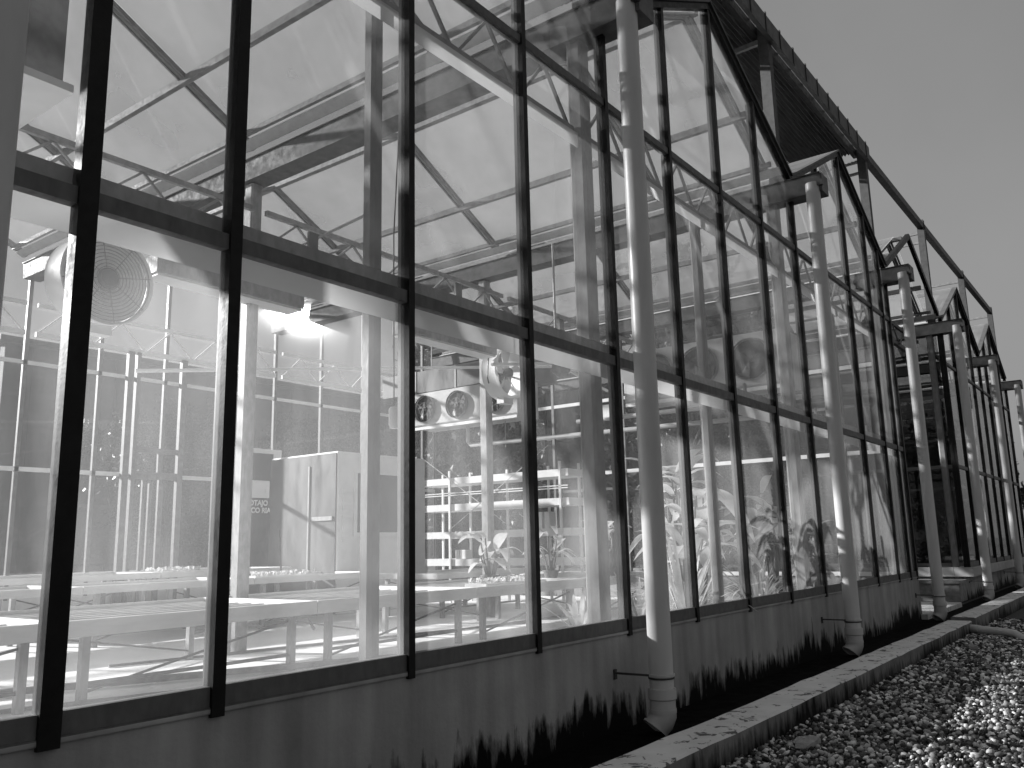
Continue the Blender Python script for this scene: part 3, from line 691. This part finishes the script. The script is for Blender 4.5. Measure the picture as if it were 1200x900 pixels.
# sensor, flood lamp
s = thing('hanging_sensor', 'small white sensor hanging on a thin cable beside the front column', 'sensor', (5.06, 5, 2.55))
MB().lathe([(0, 2.52), (.035, 2.52), (.045, 2.55), (.045, 2.68), (.03, 2.7), (0, 2.7)], (5.03, 5.0, 0), n=16).build('body', 'white_paint', s, True)
MB().tube([(5.03, 5, 2.7), (5.02, 5, 4.2), (5.0, 4.9, 5.5)], .006, 6).build('cable', 'black_plastic', s)
s = thing('flood_lamp', 'dark unlit flood lamp on a pole above the white pipes', 'lamp', (11.6, 8, 4.1))
MB().lathe([(0, -.12), (.14, -.1), (.17, .05), (.1, .18), (0, .2)], (11.6, 7.7, 4.45), (.5, -.6, -.3), 20).build('shade', 'black_plastic', s, True)
MB().tube([(9.8, 7.7, 4.2), (11.6, 7.75, 4.5), (13.5, 7.9, 4.3)], .025, 8).build('arm', 'white_paint', s, True)
MB().tube([(11.6, 7.75, 4.6), (11.6, 7.75, 6.6)], .02, 8).build('hanger', 'galvanised', s)
s = thing('flare_reflector', 'added clear reflector sheet angled to make the sun flare', 'plastic sheet', (7.6, 9.46, 3.8))  # added object, tilted so it mirrors the sun as a flare
c0 = Vector((7.6, 9.46, 4.82)); vd = (c0 - Vector((0, 0, 1.55))).normalized(); sun_dir = Vector((-.342, .94, .376)).normalized()
nn = (sun_dir - vd).normalized(); ax = Vector((0, 0, 1)).cross(nn).normalized(); upv = nn.cross(ax).normalized()
bq = MB(); P = [c0 + ax * a + upv * b_ + nn * d_ for d_ in (0, .006) for a, b_ in ((-1.5, -1.1), (1.5, -1.1), (1.5, 1.1), (-1.5, 1.1))]
bq.add(P, [(0, 1, 2, 3), (7, 6, 5, 4), (0, 4, 5, 1), (1, 5, 6, 2), (2, 6, 7, 3), (3, 7, 4, 0)]).build('sheet', 'flare_sheet', s)
MB().tube([tuple(c0 + ax * -1.6 + upv * 1.12), tuple(c0 + ax * 1.6 + upv * 1.12)], .02, 8).build('rail', 'galvanised', s)  # rail that goes with the added reflector
# second row curtain rods: long bright tube crossing below the roof
tag(MB().tube([(6.8, 12.3, 4.3), (15.8, 9.8, 5.4)], .03, 8).build('curtain_pole', 'white_paint'), 'long white pole slanting up below the roof near the sun flare', 'pole')

# ---------------------------------------------------------------- plants indoors
def strap_leaf(b, base, az, L, W, rise, droop, r):
    n = 9; ca, sa = math.cos(az), math.sin(az); pts = []
    for i in range(n + 1):
        t = i / n; h = L * t * math.cos(rise) ; z = L * t * math.sin(rise) - droop * t * t * L
        w = W * (math.sin(math.pi * min(1, t * .93 + .07)) ** .7)
        x = base[0] + ca * h; y = base[1] + sa * h; k = .22 * w
        pts += [(x - sa * w, y + ca * w, base[2] + z + k), (x, y, base[2] + z), (x + sa * w, y - ca * w, base[2] + z + k)]
    b.add(pts, [(3*i+j, 3*i+j+1, 3*i+j+4, 3*i+j+3) for i in range(n) for j in (0, 1)])
def leafy(x, y, z, lab, H, n, W, mat='leaf', pot=.22, seed=1, L=None, stalky=False, name='potted_plant'):
    r = random.Random(seed); t = thing(name, lab, 'plant', (x, y, z), 'leafy plants at the right end of the near greenhouse')
    ph = pot * 1.1
    if pot: MB().lathe([(0, 0), (pot * .7, 0), (pot * .95, ph), (pot * 1.05, ph), (pot * 1.05, ph * .86), (pot, ph * .86)], (x, y, z), n=20).build('pot', 'terracotta', t, True)
    b = MB(); st = MB()
    for i in range(n):
        az = i * 2.4 + r.uniform(-.4, .4); q = i / n
        if stalky:
            hz = ph + (H - ph) * (.2 + .75 * r.random()); bx = x + r.uniform(-.14, .14); by = y + r.uniform(-.14, .14)
            st.tube([(x + (bx - x) * .3, y + (by - y) * .3, z + ph * .7), (bx, by, z + hz)], [.02, .012], 6)
            strap_leaf(b, (bx, by, z + hz), az, (L or .8) * r.uniform(.7, 1.15), W * r.uniform(.7, 1.2), r.uniform(.35, 1.1), r.uniform(.3, .95), r)
        else:
            strap_leaf(b, (x + .04 * math.cos(az), y + .04 * math.sin(az), z + ph * .8), az, H * r.uniform(.75, 1.25), W * r.uniform(.7, 1.2), r.uniform(.7, 1.45), r.uniform(.15, .7), r)
    b.build('foliage', mat, t, True)
    if stalky: st.build('stem', 'leaf_dark', t)
    return t
leafy(8.55, 5.5, FL, 'small potted plant with stiff blades on the floor beside the front column', .62, 22, .03, 'leaf', .27, 1)
leafy(10.9, 6.0, FL, 'low spiky plant in a dark pot behind the first drainpipe', .9, 34, .028, 'leaf', .2, 2)
leafy(10.25, 4.95, FL, 'large bright clump of broad strappy leaves right behind the front drainpipe', 2.2, 34, .11, 'leaf', .28, 3, 1.0, True)
leafy(9.75, 4.75, FL, 'bright spray of narrow blades at the foot of the large leafy clump', 1.35, 70, .022, 'leaf', .2, 31)
leafy(11.6, 5.4, FL, 'tall banana like plant with broad pale leaves left of the mid column', 2.1, 16, .16, 'leaf', .25, 33, 1.1, True)
leafy(12.6, 6.3, FL, 'broad leaved plant with torn arching leaves behind the mid column', 1.9, 18, .15, 'leaf', .25, 4, 1.0, True)
leafy(13.0, 5.1, FL, 'fine bladed clump under the big leaves near the glass', 1.2, 60, .02, 'leaf', .22, 5)
leafy(14.2, 5.6, FL, 'dark broad leaved plant right of the mid column', 1.7, 20, .16, 'leaf_dark', .25, 6, .95, True)
leafy(15.2, 5.0, FL, 'bushy plant with mid sized leaves left of the bright gutter column', 1.35, 26, .11, 'leaf_dark', .25, 7, .7, True)
leafy(16.6, 6.2, FL, 'tall plant with long arched leaves before the far end wall', 2.3, 18, .13, 'leaf', .25, 8, 1.1, True)
leafy(10.3, 8.2, FL + .66, 'broad pale leaves drooping over the front bench by the rack', .75, 12, .10, 'leaf', .14, 9, .6, True)
leafy(12.2, 8.4, FL + .66, 'small leafy plant on the bench under the white pipes', .8, 12, .08, 'leaf', .14, 10, .5, True)
leafy(13.6, 8.0, FL + .66, 'plant with narrow curling leaves at the bench end', .9, 16, .06, 'leaf', .14, 11, .55, True)
leafy(9.6, 5.0, FL, 'short fern like clump on the floor just left of the drainpipe', .5, 40, .02, 'leaf_dark', .16, 12)

# ---------------------------------------------------------------- trees and shrubs outside
def crown_mesh(name, lobes, n, size, seed):
    g = np.random.default_rng(seed); P = []
    per = n // len(lobes)
    for (cx, cy, cz, rx, ry, rz) in lobes:
        # clusters inside the lobe, leaves inside the clusters
        k = max(6, per // 45); u = g.normal(size=(k, 3)); u /= np.linalg.norm(u, axis=1)[:, None]
        cen = u * (g.random((k, 1)) ** .4) * np.array([rx, ry, rz]) + np.array([cx, cy, cz])
        idx = g.integers(0, k, per); cr = .16 * (rx + rz) * (.5 + g.random(k))
        P.append(cen[idx] + g.normal(size=(per, 3)) * cr[idx][:, None] * .55)
    P = np.concatenate(P); m = len(P)
    a = g.normal(size=(m, 3)); a /= np.linalg.norm(a, axis=1)[:, None]
    b = np.cross(a, g.normal(size=(m, 3))); b /= np.linalg.norm(b, axis=1)[:, None]
    s = size * (.6 + .8 * g.random((m, 1)))
    V_ = np.stack([P - a * s, P + b * s * .45, P + a * s, P - b * s * .45], 1).reshape(-1, 3)
    me = bpy.data.meshes.new(name); me.from_pydata(V_.tolist(), [], (np.arange(4 * m).reshape(-1, 4)).tolist()); me.materials.append(M['tree_leaf']); return me
def tree(x, y, H, W, lab, seed, n=5200, name='tree', low=.28, size=.17, grp='trees behind the greenhouses'):
    r = random.Random(seed); t = thing(name, lab, 'tree' if name == 'tree' else 'shrub', (x, y, 0), grp)
    b = MB(); b.tube([(0 + x, y, -.05), (x + .1, y, H * .3), (x - .1, y + .1, H * .62), (x, y, H * .85)], [.035 * H * .6, .022 * H * .8, .012 * H, .005 * H], 10)
    b.build('trunk', 'trunk', t, True); l = MB(); lobes = []
    for i in range(9):
        a = i * 2.4 + r.random(); q = r.uniform(low, .95); rad = W * .5 * (1 - .55 * abs(q - .5)) * r.uniform(.4, 1)
        e = (x + rad * math.cos(a), y + rad * math.sin(a), H * q)
        l.tube([(x, y, H * q * .6), ((x + e[0]) / 2, (y + e[1]) / 2, H * q * .8), e], [.012 * H * .6, .007 * H * .6, .003 * H], 6)
        lobes.append((e[0] - x, e[1] - y, e[2], W * .27 * r.uniform(.7, 1.2), W * .27, W * .2 * r.uniform(.8, 1.3)))
    l.build('limbs', 'trunk', t)
    me = crown_mesh('crown', lobes, n, size, seed); o = bpy.data.objects.new('crown', me); COL.objects.link(o); o.parent = t
    return t
sh = thing('warehouse', 'huge plain grey warehouse far behind the greenhouses', 'warehouse', (20, 50, 0))
M['boards'] = solid('weathered_cladding', .10, .17, .8, .8, stretch=(1.5, 1, .1))
b = MB(); r_ = random.Random(4); x = 20.
while x < 130: wd = r_.uniform(1.4, 1.9); b.box(x + .02, x + wd, 50 + r_.uniform(0, .12), 50.6, 0, 13.2); x += wd
b.build('wall', 'boards', sh)
MB().prism([(49.4, 13.2), (70, 16.5), (70, 16.8), (49.4, 13.5)], 19.5, 130.5, 'x').build('roof', 'fascia', sh)
for i in range(9):
    f_ = MB().box(24 + i * 11, 29 + i * 11, 49.9, 50.0, 1, 4.4).build('shutter_door', 'galv_dark', sh)
TR = [(26, 43, 8.5, 8, 'broad dark tree before the warehouse, seen through the leftmost panes'), (38, 44, 9.5, 9, 'dark tree before the warehouse, behind the doorway of the far wall'),
      (50, 44, 9, 9, 'rounded tree before the warehouse, right of the grey cabinet'), (66, 42, 10, 10, 'large tree before the warehouse, seen through the shelving rack'),
      (20.6, 9.6, 8.8, 4.6, 'tall tree filling the back of the passage'), (24.5, 19.5, 11, 7, 'tall dark tree behind the corner of the dark greenhouse'),
      (31, 20, 11, 8, 'tall dark tree behind the middle of the dark greenhouse'), (38, 20, 10, 8, 'tall dark tree behind the far end of the dark greenhouse'),
      (54, 17, 8.2, 8, 'large dark tree past the end of the dark greenhouse'), (62, 12, 8.8, 8, 'dark tree at the far end of the kerb'),
      (52, 10.5, 7.2, 6, 'leafy dark tree closing the view beside the last drainpipe'), (46.5, 19.5, 7.4, 7, 'spreading tree in the gap beyond the dark roof')]
for i, (x, y, H, W, lb) in enumerate(TR): tree(x, y, H, W, lb, 20 + i, 9000)
SH = [(19.6, 7.2, 2.9, 2.0, 'dark shrub in the passage close to the near greenhouse corner'), (21.2, 8.6, 4.2, 2.6, 'taller dark shrub in the middle of the passage'),
      (22.2, 10.6, 4.8, 2.6, 'dark tall shrub at the back of the passage'), (19.2, 10.2, 5.0, 2.4, 'slender dark shrub along the near greenhouse end wall'),
      (25.2, 6.8, 3.0, 2.4, 'dark bush inside the dark greenhouse by its corner'), (27.5, 9, 3.4, 3, 'dark bush deep inside the dark greenhouse'),
      (30.5, 7.5, 3.2, 3, 'dark bush in the middle of the dark greenhouse'), (34, 9, 3.4, 3.2, 'dark bush behind the last drainpipes'), (26.5, 12.5, 4.2, 3.6, 'large dark bush at the back of the dark greenhouse'), (31, 13, 4.4, 3.8, 'wide dark bush at the rear glass of the dark greenhouse'), (36.5, 12, 4.2, 3.8, 'wide dark bush at the far end of the dark greenhouse')]
for i, (x, y, H, W, lb) in enumerate(SH): tree(x, y, H, W, lb, 60 + i, 3600, 'shrub', .12, .1, 'dark shrubs in the passage and dark greenhouse')
# planter under the ledge
p = thing('planter_box', 'grey concrete tank standing under the pale ledge in the passage', 'tank', (21.6, 4.6, 0))
MB().box(22.3, 23.1, 3.95, 5.3, .02, .5).build('body', 'rubble', p, bevel=.02)
MB().box(22.26, 23.12, 3.92, 5.34, .44, .505).build('rim', 'rubble', p)

# ---------------------------------------------------------------- camera, sun, sky
A, B_, G_, F_ = -0.9281, 1.7569, -0.0226, 1000.26
Rm = Matrix.Rotation(A, 3, 'Z') @ Matrix.Rotation(B_, 3, 'X') @ Matrix.Rotation(G_, 3, 'Z')
cam = bpy.data.cameras.new('camera'); co_ = bpy.data.objects.new('camera', cam); COL.objects.link(co_)
co_.matrix_world = Matrix.Translation((0, 0, 1.55)) @ Rm.to_4x4()
cam.sensor_width = 36; cam.lens = F_ / 1200 * 36; cam.clip_end = 2000; cam.clip_start = .05
sc.camera = co_
sd = Vector((-.342, .94, .376)).normalized()
sun = bpy.data.lights.new('sun', 'SUN'); sun.energy = 5; sun.angle = math.radians(1.2)
so_ = bpy.data.objects.new('sun', sun); COL.objects.link(so_); so_.rotation_euler = sd.to_track_quat('Z', 'Y').to_euler()
w = bpy.data.worlds.new('World'); sc.world = w; w.use_nodes = True; nt = w.node_tree; nt.nodes.clear()
sky = nt.nodes.new('ShaderNodeTexSky'); sky.sky_type = 'NISHITA'; sky.sun_disc = False
sky.sun_elevation = math.asin(sd.z); sky.sun_rotation = math.atan2(sd.x, sd.y); sky.air_density = 1.2; sky.dust_density = 3.0
bw = nt.nodes.new('ShaderNodeRGBToBW'); bg = nt.nodes.new('ShaderNodeBackground'); bg.inputs[1].default_value = .063
out = nt.nodes.new('ShaderNodeOutputWorld')
mixs = nt.nodes.new('ShaderNodeMix'); mixs.data_type = 'RGBA'; mixs.inputs[0].default_value = .75; mixs.inputs[7].default_value = (1.74, 1.74, 1.74, 1)
nt.links.new(sky.outputs[0], bw.inputs[0]); nt.links.new(bw.outputs[0], mixs.inputs[6])
tcs = nt.nodes.new('ShaderNodeTexCoord'); nz = nt.nodes.new('ShaderNodeTexNoise'); nz.inputs['Scale'].default_value = 2.2; nz.inputs['Detail'].default_value = 5; nz.inputs['Roughness'].default_value = .5
nt.links.new(tcs.outputs['Generated'], nz.inputs['Vector'])
rz_ = nt.nodes.new('ShaderNodeValToRGB'); rz_.color_ramp.elements[0].position = .3; rz_.color_ramp.elements[0].color = (.86, .86, .86, 1); rz_.color_ramp.elements[1].position = .7; rz_.color_ramp.elements[1].color = (1.05, 1.05, 1.05, 1)
mu = nt.nodes.new('ShaderNodeMix'); mu.data_type = 'RGBA'; mu.blend_type = 'MULTIPLY'; mu.inputs[0].default_value = 1
nt.links.new(nz.outputs[0], rz_.inputs[0]); nt.links.new(mixs.outputs[2], mu.inputs[6]); nt.links.new(rz_.outputs[0], mu.inputs[7]); nt.links.new(mu.outputs[2], bg.inputs[0]); nt.links.new(bg.outputs[0], out.inputs[0])
sc.view_settings.view_transform = 'Standard'; sc.view_settings.look = 'None'; sc.view_settings.gamma = 1; sc.view_settings.use_curve_mapping = False
sc.view_settings.exposure = 1.3
sc.render.engine = 'CYCLES'
cy = sc.cycles; cy.max_bounces = 10; cy.transparent_max_bounces = 40; cy.diffuse_bounces = 5; cy.glossy_bounces = 3; cy.caustics_reflective = False; cy.caustics_refractive = False
cy.sample_clamp_indirect = 4; cy.use_denoising = True
